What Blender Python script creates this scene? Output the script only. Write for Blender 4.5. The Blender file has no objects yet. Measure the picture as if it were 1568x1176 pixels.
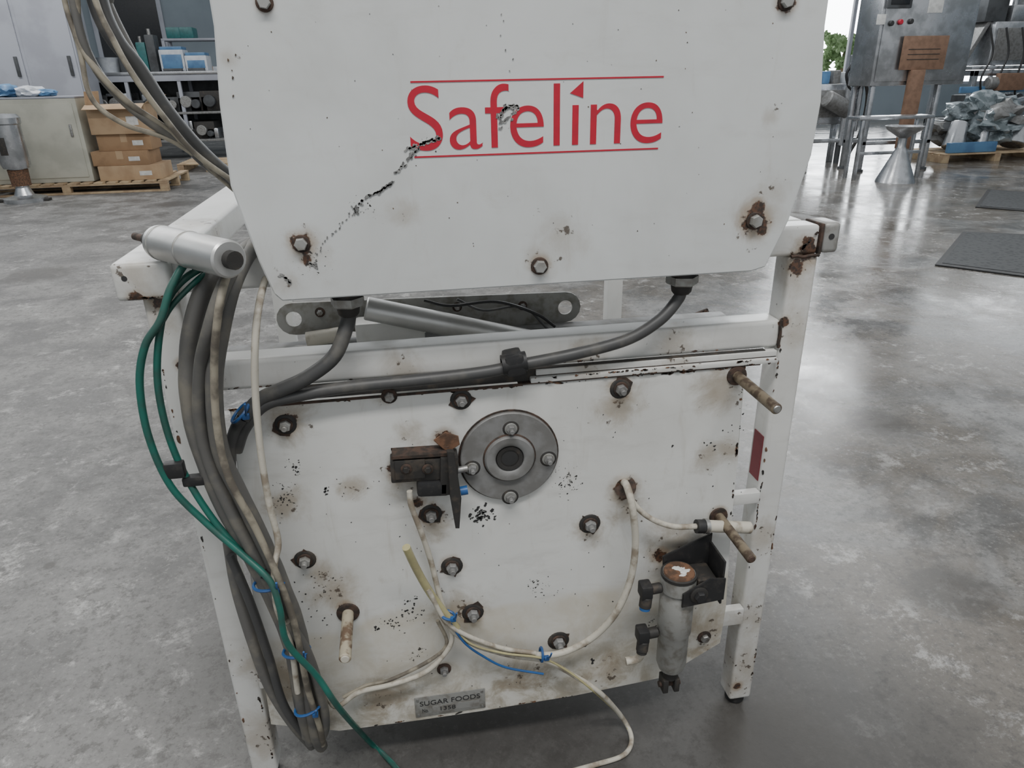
import bpy, bmesh, math, random
from math import sin, cos, radians, pi, tan
from mathutils import Vector, Matrix, noise
random.seed(7)
# ------------------------------------------------------------------ camera
F=1087.0; CX=784.0; CY=588.0
TH=radians(9.0); PT=radians(23.4); RO=0.0203
C=Vector((0,-1.076,1.30))
r0=Vector((cos(TH),-sin(TH),0)); fw=Vector((sin(TH)*cos(PT),cos(TH)*cos(PT),-sin(PT))); u0=r0.cross(fw)
R=r0*cos(RO)-u0*sin(RO); U=u0*cos(RO)+r0*sin(RO)
def ray(u,v): return fw+R*((u-CX)/F)-U*((v-CY)/F)
def W(u,v,y):
    d=ray(u,v); return C+d*((y-C.y)/d.y)
def G(u,v,z=0.0):
    d=ray(u,v); return C+d*((z-C.z)/d.z)
def S(px,u,v,y): return px*(W(u,v,y)-C).dot(fw)/F
cam=bpy.data.cameras.new('camera'); co=bpy.data.objects.new('camera',cam)
bpy.context.scene.collection.objects.link(co)
cam.sensor_width=36; cam.sensor_fit='HORIZONTAL'; cam.lens=36*F/1568; cam.clip_end=300; cam.clip_start=0.02
m=Matrix((( R.x,U.x,-fw.x,C.x),(R.y,U.y,-fw.y,C.y),(R.z,U.z,-fw.z,C.z),(0,0,0,1)))
co.matrix_world=m
bpy.context.scene.camera=co
# ------------------------------------------------------------------ materials
class NT:
    def __init__(s,name):
        s.m=bpy.data.materials.new(name); s.m.use_nodes=True
        s.t=s.m.node_tree; s.b=s.t.nodes['Principled BSDF']; s._tc=None
    def n(s,t,**k):
        x=s.t.nodes.new(t)
        for a,b in k.items(): setattr(x,a,b)
        return x
    def l(s,a,b): s.t.links.new(a,b)
    def obj(s):
        if not s._tc: s._tc=s.n('ShaderNodeTexCoord').outputs['Object']
        return s._tc
    def noise(s,scale,detail=4,rough=.55,dist=0,vec=None):
        x=s.n('ShaderNodeTexNoise'); x.inputs['Scale'].default_value=scale; x.inputs['Detail'].default_value=detail
        x.inputs['Roughness'].default_value=rough; x.inputs['Distortion'].default_value=dist
        s.l(vec or s.obj(),x.inputs['Vector']); return x.outputs['Fac']
    def stretch(s,sx,sy,sz):
        x=s.n('ShaderNodeMapping'); x.inputs['Scale'].default_value=(sx,sy,sz); s.l(s.obj(),x.inputs['Vector']); return x.outputs[0]
    def math(s,op,a,b=None,c=None,clamp=False):
        x=s.n('ShaderNodeMath',operation=op,use_clamp=clamp)
        for i,v in enumerate((a,b,c)):
            if v is None: continue
            if isinstance(v,(int,float)): x.inputs[i].default_value=v
            else: s.l(v,x.inputs[i])
        return x.outputs[0]
    def step(s,v,lo,hi):
        x=s.n('ShaderNodeMapRange',interpolation_type='SMOOTHSTEP')
        s.l(v,x.inputs['Value']); x.inputs['From Min'].default_value=lo; x.inputs['From Max'].default_value=hi
        return x.outputs['Result']
    def mix(s,f,a,b):
        x=s.n('ShaderNodeMix',data_type='RGBA')
        if isinstance(f,(int,float)): x.inputs[0].default_value=f
        else: s.l(f,x.inputs[0])
        for i,v in ((6,a),(7,b)):
            if isinstance(v,tuple): x.inputs[i].default_value=(*v,1)
            else: s.l(v,x.inputs[i])
        return x.outputs[2]
    def field(t,pts):
        cur=None
        for p,r in pts:
            x=t.n('ShaderNodeVectorMath',operation='DISTANCE'); t.l(t.obj(),x.inputs[0]); x.inputs[1].default_value=p
            v=t.math('MULTIPLY_ADD',x.outputs['Value'],-1.0/r,1.0)
            cur=v if cur is None else t.math('MAXIMUM',cur,v)
        return t.math('MAXIMUM',cur,0.0)
    def bump(s,h,strength=.3,dist=.002):
        x=s.n('ShaderNodeBump'); x.inputs['Strength'].default_value=strength; x.inputs['Distance'].default_value=dist
        s.l(h,x.inputs['Height']); s.l(x.outputs[0],s.b.inputs['Normal'])
def mat(name,c1,c2=None,rough=.5,metal=0,scale=20,lo=.4,hi=.65,bump=0,spec=None):
    t=NT(name); b=t.b
    b.inputs['Roughness'].default_value=rough; b.inputs['Metallic'].default_value=metal
    if c2 is None: c2=tuple(x*.82 for x in c1)
    nz=t.noise(scale,4)
    t.l(t.mix(t.step(nz,lo,hi),c1,c2),b.inputs['Base Color'])
    rr=t.math('MULTIPLY_ADD',nz,.25,max(0,rough-.12)); t.l(rr,b.inputs['Roughness'])
    if bump: t.bump(nz,bump,.003)
    if spec is not None: b.inputs['Specular IOR Level'].default_value=spec
    return t.m
def paint(name,base,rust=(),stain=(),chips=(),speck=.0,rough=.35,dirtz=None,stk=.5,smear=.35):
    """old white powder coat: rust halos round fasteners, soft stains, chips, smears"""
    t=NT(name); b=t.b
    n1=t.noise(55,6,.62); n2=t.noise(170,4,.6); n3=t.noise(3.5,4,.6,.5); n4=t.noise(16,6,.68,.4)
    n8=t.noise(1.0,5,.7,.3,t.stretch(7,7,26)); n9=t.noise(1.0,4,.65,.6,t.stretch(30,30,6))
    col=t.mix(t.step(n3,.35,.75),base,tuple(x*y for x,y in zip(base,(.86,.855,.845))))
    col=t.mix(t.math('MULTIPLY',t.step(n8,.50,.80),smear),col,(.40,.385,.36))
    col=t.mix(t.math('MULTIPLY',t.step(n9,.56,.80),smear*.8),col,(.36,.32,.26))
    col=t.mix(t.math('MULTIPLY',t.step(n4,.58,.78),smear*.8),col,(.38,.345,.29))
    if dirtz:
        z0,z1,x0_,x1_=dirtz
        sx=t.n('ShaderNodeSeparateXYZ'); t.l(t.obj(),sx.inputs[0])
        zz=t.math('MULTIPLY_ADD',n3,.14,sx.outputs['Z'])
        dm=t.math('SUBTRACT',1.0,t.step(zz,z0,z1))
        dm=t.math('MULTIPLY',dm,t.math('MULTIPLY_ADD',t.step(n4,.35,.65),.5,.45))
        col=t.mix(t.math('MULTIPLY',dm,.66,clamp=True),col,(.49,.44,.34))
        d2=t.math('SUBTRACT',1.0,t.step(zz,z0-.22,z1-.08)); d2=t.math('MULTIPLY',d2,t.step(n4,.42,.62))
        col=t.mix(t.math('MULTIPLY',d2,.6,clamp=True),col,(.25,.215,.16))
    if stain:
        f=t.field(stain)
        st=t.step(t.math('ADD',f,t.math('MULTIPLY_ADD',n4,1.9,-1.0)),.15,.95)
        st=t.math('MULTIPLY',st,t.step(f,0,.35))
        col=t.mix(t.math('MULTIPLY',st,stk),col,(.29,.235,.165))
        k=t.math('MULTIPLY',t.step(t.math('ADD',t.math('MULTIPLY',f,.17),n1),.715,.77),t.step(f,.02,.15))
        col=t.mix(t.math('MULTIPLY',k,.9),col,(.080,.06,.045))
    if rust:
        f=t.field(rust)
        st=t.math('MULTIPLY',t.step(t.math('ADD',f,t.math('MULTIPLY_ADD',n4,1.1,-.55)),.05,.7),t.step(f,0,.3))
        col=t.mix(t.math('MULTIPLY',st,.66),col,(.29,.21,.135))
        g=t.math('ADD',f,t.math('MULTIPLY_ADD',n1,1.5,-.75))
        k=t.math('MULTIPLY',t.step(g,.46,.60),t.step(f,.02,.12)); rc=t.mix(t.step(n2,.4,.6),(.11,.058,.036),(.042,.03,.024))
        col=t.mix(k,col,rc)
    if chips:
        f=t.field(chips)
        g=t.math('ADD',t.math('MULTIPLY',f,.16),n2)
        g=t.math('MULTIPLY',t.step(g,.72,.745),t.step(f,.01,.05))
        col=t.mix(g,col,(.035,.033,.03))
    if speck>0:
        n7=t.noise(30,7,.72,.6)
        g=t.step(n7,.735-speck*.12,.775-speck*.12)
        col=t.mix(g,col,(.10,.07,.05))
    t.l(col,b.inputs['Base Color'])
    t.l(t.math('MULTIPLY_ADD',n4,.3,rough-.12),b.inputs['Roughness'])
    t.bump(t.math('ADD',n3,t.math('MULTIPLY',n2,.1)),.12,.004)
    return t.m
M={}
M['steel']=mat('worn_steel',(.38,.38,.37),(.20,.18,.16),.42,.8,60,.45,.7,.15)
M['stain']=mat('stainless_steel',(.50,.51,.53),(.34,.35,.36),.28,.9,6)
M['galv']=mat('galvanised_plate',(.215,.215,.212),(.155,.152,.145),.5,.15,25,.4,.65,.1)
M['rust']=mat('rusty_iron',(.080,.050,.037),(.038,.03,.025),.8,.2,70,.4,.6,.5)
M['orust']=mat('orange_rust',(.17,.088,.05),(.085,.05,.032),.85,.1,60,.4,.6,.4)
M['darkm']=mat('dark_metal',(.038,.036,.034),(.075,.062,.05),.6,.3,50,.5,.7,.3)
M['black']=mat('black_rubber',(.016,.016,.017),(.036,.033,.03),.55,0,60,.5,.75)
M['cabg']=mat('grey_cable_sheath',(.105,.102,.096),(.165,.153,.128),.5,0,22,.45,.7,.15)
M['cabd']=mat('dark_cable_sheath',(.055,.055,.055),(.10,.095,.085),.48,0,25,.5,.75,.1)
M['cabc']=mat('cream_cable_sheath',(.50,.47,.40),(.25,.21,.16),.55,0,30,.46,.66,.15)
M['cabt']=mat('taped_cable_sheath',(.30,.27,.21),(.12,.105,.085),.6,0,24,.40,.62,.2)
M['green']=mat('green_hose',(.012,.12,.092),(.025,.08,.065),.4,0,22)
M['blue']=mat('blue_tie',(.02,.10,.29),(.02,.07,.2),.4)
M['yel']=mat('yellow_tube',(.42,.385,.20),(.32,.285,.16),.3,0,20)
M['red']=mat('red_print',(.46,.010,.032),(.40,.012,.032),.45,0,50)
M['redr']=mat('red_reflector',(.20,.02,.03),None,.3)
M['silv']=mat('brushed_aluminium',(.56,.56,.55),(.44,.435,.42),.38,.75,9,.4,.7,.05)
M['alu']=mat('cast_aluminium',(.36,.36,.345),(.24,.228,.205),.5,.5,40,.42,.70,.2)
M['body']=mat('dirty_grey_enamel',(.27,.27,.255),(.17,.16,.14),.5,.2,45,.42,.70,.2)
M['wood']=mat('pallet_wood',(.46,.35,.22),(.30,.21,.13),.75,0,6,.4,.65)
M['card']=mat('cardboard',(.32,.20,.11),(.25,.155,.085),.8,0,4)
M['card2']=mat('cardboard_pale',(.42,.295,.18),(.35,.235,.14),.8,0,4)
M['cream']=mat('cream_enamel',(.46,.455,.39),(.38,.375,.32),.5,0,3)
M['lgrey']=mat('pale_grey_enamel',(.36,.375,.42),(.30,.31,.35),.5,0,2)
M['dgrey']=mat('dark_grey_paint',(.07,.075,.08),(.04,.042,.045),.55,0,5)
M['teal']=mat('teal_plastic',(.03,.15,.15),None,.4)
M['bluep']=mat('blue_plastic',(.10,.22,.38),(.07,.16,.3),.4,0,6)
M['whitep']=mat('white_plastic',(.58,.61,.64),(.47,.5,.55),.4,0,9)
M['screen']=mat('screen_glass',(.015,.017,.02),None,.25)
M['brown']=mat('brown_board',(.22,.13,.085),(.17,.10,.065),.7,0,12)
M['bag']=mat('plastic_film',(.30,.34,.36),(.13,.16,.17),.22,.3,9,.4,.6,.6)
M['leaf']=mat('foliage',(.20,.32,.13),(.32,.44,.24),.7,0,2)
M['paper']=mat('paper_label',(.62,.62,.60),None,.7)
M['grime']=mat('grime',(.06,.05,.04),(.14,.09,.05),.85,0,40)
M['ink']=mat('black_ink',(.03,.03,.03),None,.6)
M['scr']=mat('scratched_primer',(.13,.13,.128),(.28,.28,.27),.6,0,120,.45,.6)
# ------------------------------------------------------------------ mesh builder
def catmull(pts,n=8):
    P=[Vector(p) for p in pts]; P=[P[0]*2-P[1]]+P+[P[-1]*2-P[-2]]; out=[]
    for i in range(1,len(P)-2):
        a,b,c,d=P[i-1:i+3]
        for k in range(n):
            t=k/n
            out.append(.5*((2*b)+(c-a)*t+(2*a-5*b+4*c-d)*t*t+(-a+3*b-3*c+d)*t**3))
    out.append(P[-2]); return out
class MB:
    def __init__(s): s.bm=bmesh.new(); s.mats=[]
    def merge(s,b2,mt,mtx=None):
        if mt not in s.mats: s.mats.append(mt)
        i=s.mats.index(mt)
        if mtx is not None: bmesh.ops.transform(b2,matrix=mtx,verts=b2.verts)
        bmesh.ops.recalc_face_normals(b2,faces=b2.faces)
        for f in b2.faces: f.material_index=i; f.smooth=True
        me=bpy.data.meshes.new('tmp'); b2.to_mesh(me); s.bm.from_mesh(me); bpy.data.meshes.remove(me); b2.free()
    def box(s,lo,hi,mt,bev=0,mtx=None,seg=2):
        b=bmesh.new(); bmesh.ops.create_cube(b,size=1)
        lo=Vector(lo);hi=Vector(hi); c=(lo+hi)/2; d=hi-lo
        for v in b.verts: v.co=Vector((v.co.x*d.x+c.x,v.co.y*d.y+c.y,v.co.z*d.z+c.z))
        if bev: bmesh.ops.bevel(b,geom=list(b.edges),offset=min(bev,min(abs(x) for x in d)*.45),segments=seg,affect='EDGES',profile=.6)
        s.merge(b,mt,mtx)
    def obox(s,p0,p1,w,h,mt,bev=0,up=Vector((0,0,1))):
        p0=Vector(p0);p1=Vector(p1); z=(p1-p0); L=z.length; z.normalize()
        x=up.cross(z)
        if x.length<1e-4: x=Vector((1,0,0))
        x.normalize(); y=z.cross(x)
        mtx=Matrix(((x.x,y.x,z.x,p0.x),(x.y,y.y,z.y,p0.y),(x.z,y.z,z.z,p0.z),(0,0,0,1)))
        s.box((-w/2,-h/2,0),(w/2,h/2,L),mt,bev,mtx)
    def lathe(s,prof,o,ax,mt,seg=24,rot=0):
        b=bmesh.new(); o=Vector(o); ax=Vector(ax).normalized()
        x=ax.orthogonal().normalized(); y=ax.cross(x); rings=[]
        for r,h in prof:
            if r<1e-6: rings.append([b.verts.new(o+ax*h)])
            else: rings.append([b.verts.new(o+ax*h+(x*cos(rot+2*pi*k/seg)+y*sin(rot+2*pi*k/seg))*r) for k in range(seg)])
        for a,c in zip(rings,rings[1:]):
            for k in range(seg):
                k2=(k+1)%seg
                if len(a)==1 and len(c)==1: continue
                if len(a)==1: b.faces.new((a[0],c[k],c[k2]))
                elif len(c)==1: b.faces.new((a[k],a[k2],c[0]))
                else: b.faces.new((a[k],a[k2],c[k2],c[k]))
        s.merge(b,mt)
    def cyl(s,p0,p1,r,mt,r2=None,seg=20,bev=.0):
        p0=Vector(p0);p1=Vector(p1);L=(p1-p0).length; r2=r if r2 is None else r2
        bv=min(bev,r*.4,L*.4)
        if bv: pr=[(0,0),(r-bv,0),(r,bv),(r2,L-bv),(r2-bv,L),(0,L)]
        else: pr=[(0,0),(r,0),(r2,L),(0,L)]
        s.lathe(pr,p0,p1-p0,mt,seg)
    def sweep(s,pts,r,mt,seg=12,n=8,wob=0):
        P=catmull(pts,n); b=bmesh.new(); t=(P[1]-P[0]).normalized(); x=t.orthogonal().normalized(); prev=None
        for i,p in enumerate(P):
            t=(P[min(i+1,len(P)-1)]-P[max(i-1,0)]).normalized(); x=(x-t*x.dot(t)).normalized(); y=t.cross(x)
            rr=r*(1+wob*noise.noise(p*30)) if wob else r
            ring=[b.verts.new(p+(x*cos(2*pi*k/seg)+y*sin(2*pi*k/seg))*rr) for k in range(seg)]
            if prev:
                for k in range(seg): b.faces.new((prev[k],prev[(k+1)%seg],ring[(k+1)%seg],ring[k]))
            else: b.faces.new(ring)
            prev=ring
        b.faces.new(prev); s.merge(b,mt)
    def prism(s,pts,y0,y1,mt,bev=0):
        b=bmesh.new(); vs=[b.verts.new((x,y0,z)) for x,z in pts]; f=b.faces.new(vs)
        r=bmesh.ops.extrude_face_region(b,geom=[f])
        for v in r['geom']:
            if isinstance(v,bmesh.types.BMVert): v.co.y=y1
        if bev:
            es=[e for e in b.edges if abs(e.verts[0].co.y-e.verts[1].co.y)<1e-6 and abs(e.verts[0].co.y-min(y0,y1))<1e-6]
            bmesh.ops.bevel(b,geom=es,offset=bev,segments=2,affect='EDGES')
        s.merge(b,mt)
    def prismz(s,pts,z0,z1,mt,bev=0):
        b=bmesh.new(); vs=[b.verts.new((p[0],p[1],z0)) for p in pts]; f=b.faces.new(vs)
        r=bmesh.ops.extrude_face_region(b,geom=[f])
        for v in r['geom']:
            if isinstance(v,bmesh.types.BMVert): v.co.z=z1
        if bev: bmesh.ops.bevel(b,geom=list(b.edges),offset=bev,segments=2,affect='EDGES')
        s.merge(b,mt)
    def blob(s,c,rad,mt,amp=.3,fr=3,sub=3,zmin=None):
        b=bmesh.new(); bmesh.ops.create_icosphere(b,subdivisions=sub,radius=1)
        c=Vector(c); rad=Vector(rad) if not isinstance(rad,(int,float)) else Vector((rad,)*3)
        for v in b.verts:
            k=1+amp*noise.noise(v.co*fr+c*7)
            v.co=Vector((c.x+v.co.x*rad.x*k,c.y+v.co.y*rad.y*k,c.z+v.co.z*rad.z*k))
            if zmin is not None and v.co.z<zmin: v.co.z=zmin
        s.merge(b,mt)
    def chip(s,cx,cz,y,r,mt,st=1,ang=0,thk=.001):
        n=9; b=bmesh.new(); vs=[]
        for k in range(n):
            a=2*pi*k/n; rr=r*random.uniform(.45,1.1); x=cos(a)*rr*st; z=sin(a)*rr
            vs.append(b.verts.new((cx+x*cos(ang)-z*sin(ang),y,cz+x*sin(ang)+z*cos(ang))))
        f=b.faces.new(vs); r_=bmesh.ops.extrude_face_region(b,geom=[f])
        for v in r_['geom']:
            if isinstance(v,bmesh.types.BMVert): v.co.y+=thk
        s.merge(b,mt)
    def text(s,txt,x0,x1,z0,z1,y,mt,th=.0006,thin=0):
        cu=bpy.data.curves.new('t','FONT'); cu.body=txt; cu.extrude=.5; cu.offset=-thin
        ob=bpy.data.objects.new('t',cu); bpy.context.scene.collection.objects.link(ob)
        bpy.context.view_layer.update(); dg=bpy.context.evaluated_depsgraph_get()
        me=bpy.data.meshes.new_from_object(ob.evaluated_get(dg)); b=bmesh.new(); b.from_mesh(me)
        bpy.data.objects.remove(ob); bpy.data.curves.remove(cu); bpy.data.meshes.remove(me)
        if not b.verts: return
        xs=[v.co.x for v in b.verts]; ys=[v.co.y for v in b.verts]
        a,bb,c,d=min(xs),max(xs),min(ys),max(ys)
        for v in b.verts:
            X=x0+(v.co.x-a)/(bb-a)*(x1-x0); Z=z0+(v.co.y-c)/(d-c)*(z1-z0); Y=y-th if v.co.z>0 else y
            v.co=Vector((X,Y,Z))
        s.merge(b,mt)
    def done(s,name,parent=None):
        me=bpy.data.meshes.new(name); s.bm.to_mesh(me); s.bm.free()
        for k in s.mats: me.materials.append(k)
        me.set_sharp_from_angle(angle=radians(38))
        o=bpy.data.objects.new(name,me); bpy.context.scene.collection.objects.link(o)
        if parent:
            o.parent=parent; o.matrix_parent_inverse=Matrix.Translation(-parent.location)
        return o
def group(name,loc):
    e=bpy.data.objects.new(name,None); e.empty_display_size=.1; e.location=loc
    bpy.context.scene.collection.objects.link(e); return e
# ================================================================== METAL DETECTOR
det=group('metal_detector',(0,.3,0))
YH=-.06; YP=-.015
Lp=[(432,460),(419,450),(396,400),(353,285),(336,160),(327,40)]
Rp=[(1150,417),(1172,409),(1208,338),(1243,238),(1258,155),(1264,40)]
LL=[W(u,v,YH) for u,v in Lp]; RR=[W(u,v,YH) for u,v in Rp]
zb=(LL[0].z+RR[0].z)/2
zm=1.40
def outl(inset):
    l=[(p.x+inset,max(p.z,zb)) for p in LL]; r=[(p.x-inset,max(p.z,zb)) for p in RR]
    l[0]=(l[0][0],zb+inset); r[0]=(r[0][0],zb+inset)
    return l+[(x,2*zm-z) for x,z in l[::-1]]+[(x,2*zm-z) for x,z in r]+r[::-1]
hb=[(461,373,26),(826,407,20),(1155,338,34),(405,4,20),(1203,2,24)]
rp=[(W(u,v,YH),S(r,u,v,YH)*1.2) for u,v,r in hb]+[(W(u,v,YH),S(r,u,v,YH)) for u,v,r in [(468,398,16),(1160,318,22),(1165,350,20)]]
sp_=[(W(u,v,YH),S(r,u,v,YH)) for u,v,r in [(465,385,60),(826,400,50),(1160,330,70),(860,365,70),(1185,290,50),(440,430,40),(1180,180,30),(350,90,26),(620,330,40)]]
cp=[(W(u,v,YH),S(r,u,v,YH)) for u,v,r in [(480,400,40),(560,320,40),(655,215,30)]]
mh=paint('head_paint',(.60,.617,.613),rp,sp_,cp,.0,.33,stk=.38,smear=.22)
mb=MB(); mb.prism(outl(0),YH,YH+.006,mh,.002); mb.done('front_cover',det)
mb=MB(); mb.prism(outl(.004),YH+.0065,.20,mh,.001); mb.done('head_housing',det)
mb=MB()
def bolt(mb,p,ax,r,stud=True,m1=None,m2=None,wash=1.55):
    ax=Vector(ax).normalized(); m1=m1 or M['steel']; m2=m2 or M['rust']
    mb.lathe([(0,0),(r*wash,0),(r*wash,r*.22),(r*wash*.93,r*.3),(0,r*.3)],p,ax,m2,20)
    mb.lathe([(0,r*.3),(r,r*.3),(r,r*.95),(r*.86,r*1.12),(0,r*1.12)],p,ax,m1,6,random.random())
    if stud: mb.lathe([(0,r*1.1),(r*.5,r*1.1),(r*.5,r*1.9),(r*.4,r*2.0),(0,r*2.0)],p,ax,m1,12)
for u,v,r in hb: bolt(mb,W(u,v,YH),(0,-1,0),S(10,u,v,YH),False,m1=M['alu'],wash=1.35)
mb.done('cover_bolts',det)
mb=MB()
y=YH-.0001
x0=W(629,230,YH).x; x1=W(1012,222,YH).x; zl=W(820,225,YH).z; zt=W(820,127,YH).z
mb.text('Safel\u0131ne',x0,x1,zl,zt,y,M['red'],thin=.008)
sc=(x1-x0)/384
tx=W(885,139,YH)
b=bmesh.new()
v1=[b.verts.new((tx.x+a*sc,yy,tx.z+c*sc)) for yy in (y,y-.0007) for a,c in ((-12,-3),(8,13),(8,-10))]
b.faces.new(v1[:3]); b.faces.new(v1[3:][::-1])
for i in range(3): b.faces.new((v1[i],v1[(i+1)%3],v1[(i+1)%3+3],v1[i+3]))
mb.merge(b,M['red'])
for a,bq,v in ((628,1016,121.5),(634,1007,234)):
    z=W(820,v,YH).z; h=S(1.2,820,v,YH)
    mb.box((W(a,v,YH).x,y-.0006,z-h),(W(bq,v,YH).x,y,z+h),M['red'])
mb.done('logo_lettering',det)
mb=MB()
def pxchips(path,n,r0_,r1_,jit,Y,mt,st=1.6):
    for i in range(n):
        t=i/(n-1)*(len(path)-1); k=min(int(t),len(path)-2); f=t-k
        u=path[k][0]*(1-f)+path[k+1][0]*f+random.gauss(0,jit); v=path[k][1]*(1-f)+path[k+1][1]*f+random.gauss(0,jit)
        p=W(u,v,Y); du=path[k+1][0]-path[k][0]; dv=path[k+1][1]-path[k][1]
        mb.chip(p.x,p.z,Y-.0012,S(random.uniform(r0_,r1_),u,v,Y),mt,st,math.atan2(-dv,du)+random.gauss(0,.25),.0013)
pxchips([(642,228),(628,240),(606,264)],26,1.2,2.8,1.8,YH,M['scr'])
pxchips([(602,279),(585,290),(562,303)],26,1.2,2.6,1.3,YH,M['scr'],2.2)
pxchips([(558,306),(541,318),(545,326)],16,1.2,2.8,1.6,YH,M['scr'],1.6)
pxchips([(538,328),(520,345),(500,366),(484,396)],22,.6,1.5,2.0,YH,M['scr'])
pxchips([(622,229),(650,219),(672,211)],30,1.3,3.2,2,YH,M['scr'])
pxchips([(766,182),(775,160),(792,163),(765,196)],36,1.2,3.4,2.6,YH,M['scr'])
pxchips([(770,25),(768,60),(780,110)],6,.7,1.3,6,YH,M['scr'])
pxchips([(430,424),(446,432)],8,1.5,3,2,YH,M['scr'])
pxchips([(352,90),(356,140),(352,88)],5,1,1.8,8,YH,M['grime'])
pxchips([(474,400),(484,408)],8,1.2,2.6,3,YH,M['scr'])
for i in range(60):
    u=random.uniform(360,1220); v=random.uniform(5,400); p=W(u,v,YH)
    if u<480 and v>260: continue
    mb.chip(p.x,p.z,YH-.0005,S(random.uniform(.4,1.2),u,v,YH),random.choice([M['grime'],M['scr']]),1)
mb.done('paint_scratches',det)
mb=MB()
for u in (532,1042):
    xg=W(u,460,-.02).x
    o=(xg,-.02,zb+.002)
    mb.lathe([(0,0),(.030,0),(.030,.004),(.021,.005),(.021,.012),(0,.012)],o,(0,0,-1),M['darkm'],24)
    mb.lathe([(0,.012),(.026,.012),(.026,.024),(.024,.026),(0,.026)],o,(0,0,-1),M['alu'],6)
    mb.lathe([(0,.026),(.018,.026),(.016,.038),(.013,.042),(0,.042)],o,(0,0,-1),M['darkm'],24)
mb.done('cable_glands',det)
# ---- frame
xr=(W(1222,440,0).x+W(1140,1040,0).x)/2; xl=(W(268,520,0).x+W(388,1130,0).x)/2
zx=zb+.004; T=.05
zc=W(800,520,0).z
fr=[((xr+.002,0,zx+.008),.040),((xr-.012,0,zx-.015),.026),((xr-.02,0,zc-.004),.018),((xl+.012,0,zc),.02),((xl,0,zx-.01),.024),((xl-.03,-.012,zx+.0),.02),((xr-.01,0,.06),.02)]
fs=[((xr-.012,0,zx-.02),.08),((xr,0,.25),.12),((xr,0,.12),.12),((xr-.02,0,.05),.10),((xl+.02,0,.12),.14),((xl+.02,0,.30),.08),((xr,0,zc-.02),.07),((xl,0,zx-.02),.07),((xr,0,.45),.08),((0,0,zc-.035),.07),((.3,0,zc-.045),.06),((xl-.02,-.012,zx+.04),.06),((xl,.3,zx+T),.10),((-.3,0,zc-.03),.05),((.45,0,zc-.04),.08)]
mf=paint('frame_paint',(.63,.63,.61),[(Vector(a),b) for a,b in fr],[(Vector(a),b) for a,b in fs],[],.25,.35)
mb=MB()
for x in (xl,xr):
    mb.box((x-T/2,0,.02),(x+T/2,T,zx-.0005),mf,.007,seg=3)
    mb.box((x-T/2,1.02,.02),(x+T/2,1.02+T,zx-.0005),mf,.007)
mb.done('legs',det)
mb=MB()
mb.box((xl-T*.5,0.002,zx),(xr+T*.45,T,zx+T),mf,.007,seg=3)
e0=xr+T*.46
mb.box((e0,0.0,zx+.001),(e0+.006,T+.002,zx+T+.002),M['rust'],.002)
mb.box((e0+.006,0.0,zx+.002),(e0+.036,T+.003,zx+T+.003),M['alu'],.008,seg=3)
mb.box((e0+.036,.008,zx+.010),(e0+.038,T-.006,zx+T-.006),M['darkm'],.001)
mb.cyl((e0+.02,.001,zx+.03),(e0+.02,-.001,zx+.03),.005,M['ink'])
mb.box((xl-T*1.1,-.012,zx-.004),(xl+T*.5,1.06,zx+T+.001),mf,.008,seg=3)
mb.cyl((xl-T*.75,-.0125,zx+.03),(xl-T*.75,-.011,zx+.03),.004,M['ink'])
mb.box((xr-T*.6,T+.001,zx),(xr+T*.4,1.06,zx+T),mf,.007,seg=3)
mb.box((xl+T*.5,1.02,zx-.1),(xr-T*.5,1.02+T,zx-.05),mf,.007)
mb.box((xl+T/2,0.001,zc-T),(xr-T/2,T,zc),mf,.008,seg=3)
for (p0,p1) in [((xr-T/2,-.001,zx),(xr+T/2,-.001,zx)),((xr-T/2-.001,0,zc-T),(xr-T/2-.001,0,zc)),((xl+T/2,0,zc-T),(xl+T/2,0,zc))]:
    p0=Vector(p0);p1=Vector(p1)
    mb.sweep([p0.lerp(p1,i/5)+Vector((random.uniform(-1,1),0,random.uniform(-1,1)))*.0012 for i in range(6)],.0028,M['rust'],seg=8,n=3)
mb.done('frame_rails',det)
mb=MB()
for x in (xl,xr):
    for yy in (T/2,1.02+T/2): mb.cyl((x,yy,0),(x,yy,.024),.021,M['black'],seg=20,bev=.004)
mb.done('rubber_feet',det)
# ---- lower front panel
pbolts=[(437,650,26),(706,612,20),(950,595,26),(467,857,20),(660,787,24),(903,802,20),(692,867,24),(724,938,22),(855,981,20)]
prust=[(W(u,v,YP),S(r,u,v,YP)*1.2) for u,v,r in pbolts]+[(W(u,v,YP),S(r,u,v,YP)) for u,v,r in
  [(957,748,36),(610,722,30),(680,672,28),(680,1022,16),(1128,575,20),(1100,788,22),(530,932,22),(1010,850,22),(640,770,20)]]
pst=[(W(u,v,YP),S(r,u,v,YP)) for u,v,r in [(640,725,90),(1110,590,80),(1030,840,90),(440,640,70),(515,905,70),(582,1070,60),(1090,970,80),(420,1040,90),(540,745,40),(950,620,70),(1085,700,50),(620,665,40),(490,880,40),(960,770,60),(440,770,50),(700,930,70),(590,607,30),(1115,690,50),(800,1040,70),(930,1030,60),(665,800,50),(900,815,50)]]
pchip=[(W(u,v,YP),S(r,u,v,YP)) for u,v,r in [(738,792,34),(868,738,45),(628,935,42),(600,955,30),(450,712,26),(820,900,30),(500,900,40),(640,1000,30),(1000,960,30),(430,760,40)]]
mp=paint('panel_paint',(.665,.668,.645),prust,pst,pchip,.02,.34,dirtz=(.44,.47,0,0),stk=.68,smear=.42)
op=[(352,628),(1142,560),(1130,700),(1120,800),(1112,930),(1103,985),(1015,1038),(880,1066),(742,1088),(640,1103),(520,1120),(415,1110),(397,1000),(374,800)]
ow=[(W(u,v,YP).x,W(u,v,YP).z) for u,v in op]
zpt=(ow[0][1]+ow[1][1])/2; ow[0]=(ow[0][0],zpt); ow[1]=(ow[1][0],zpt)
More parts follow.
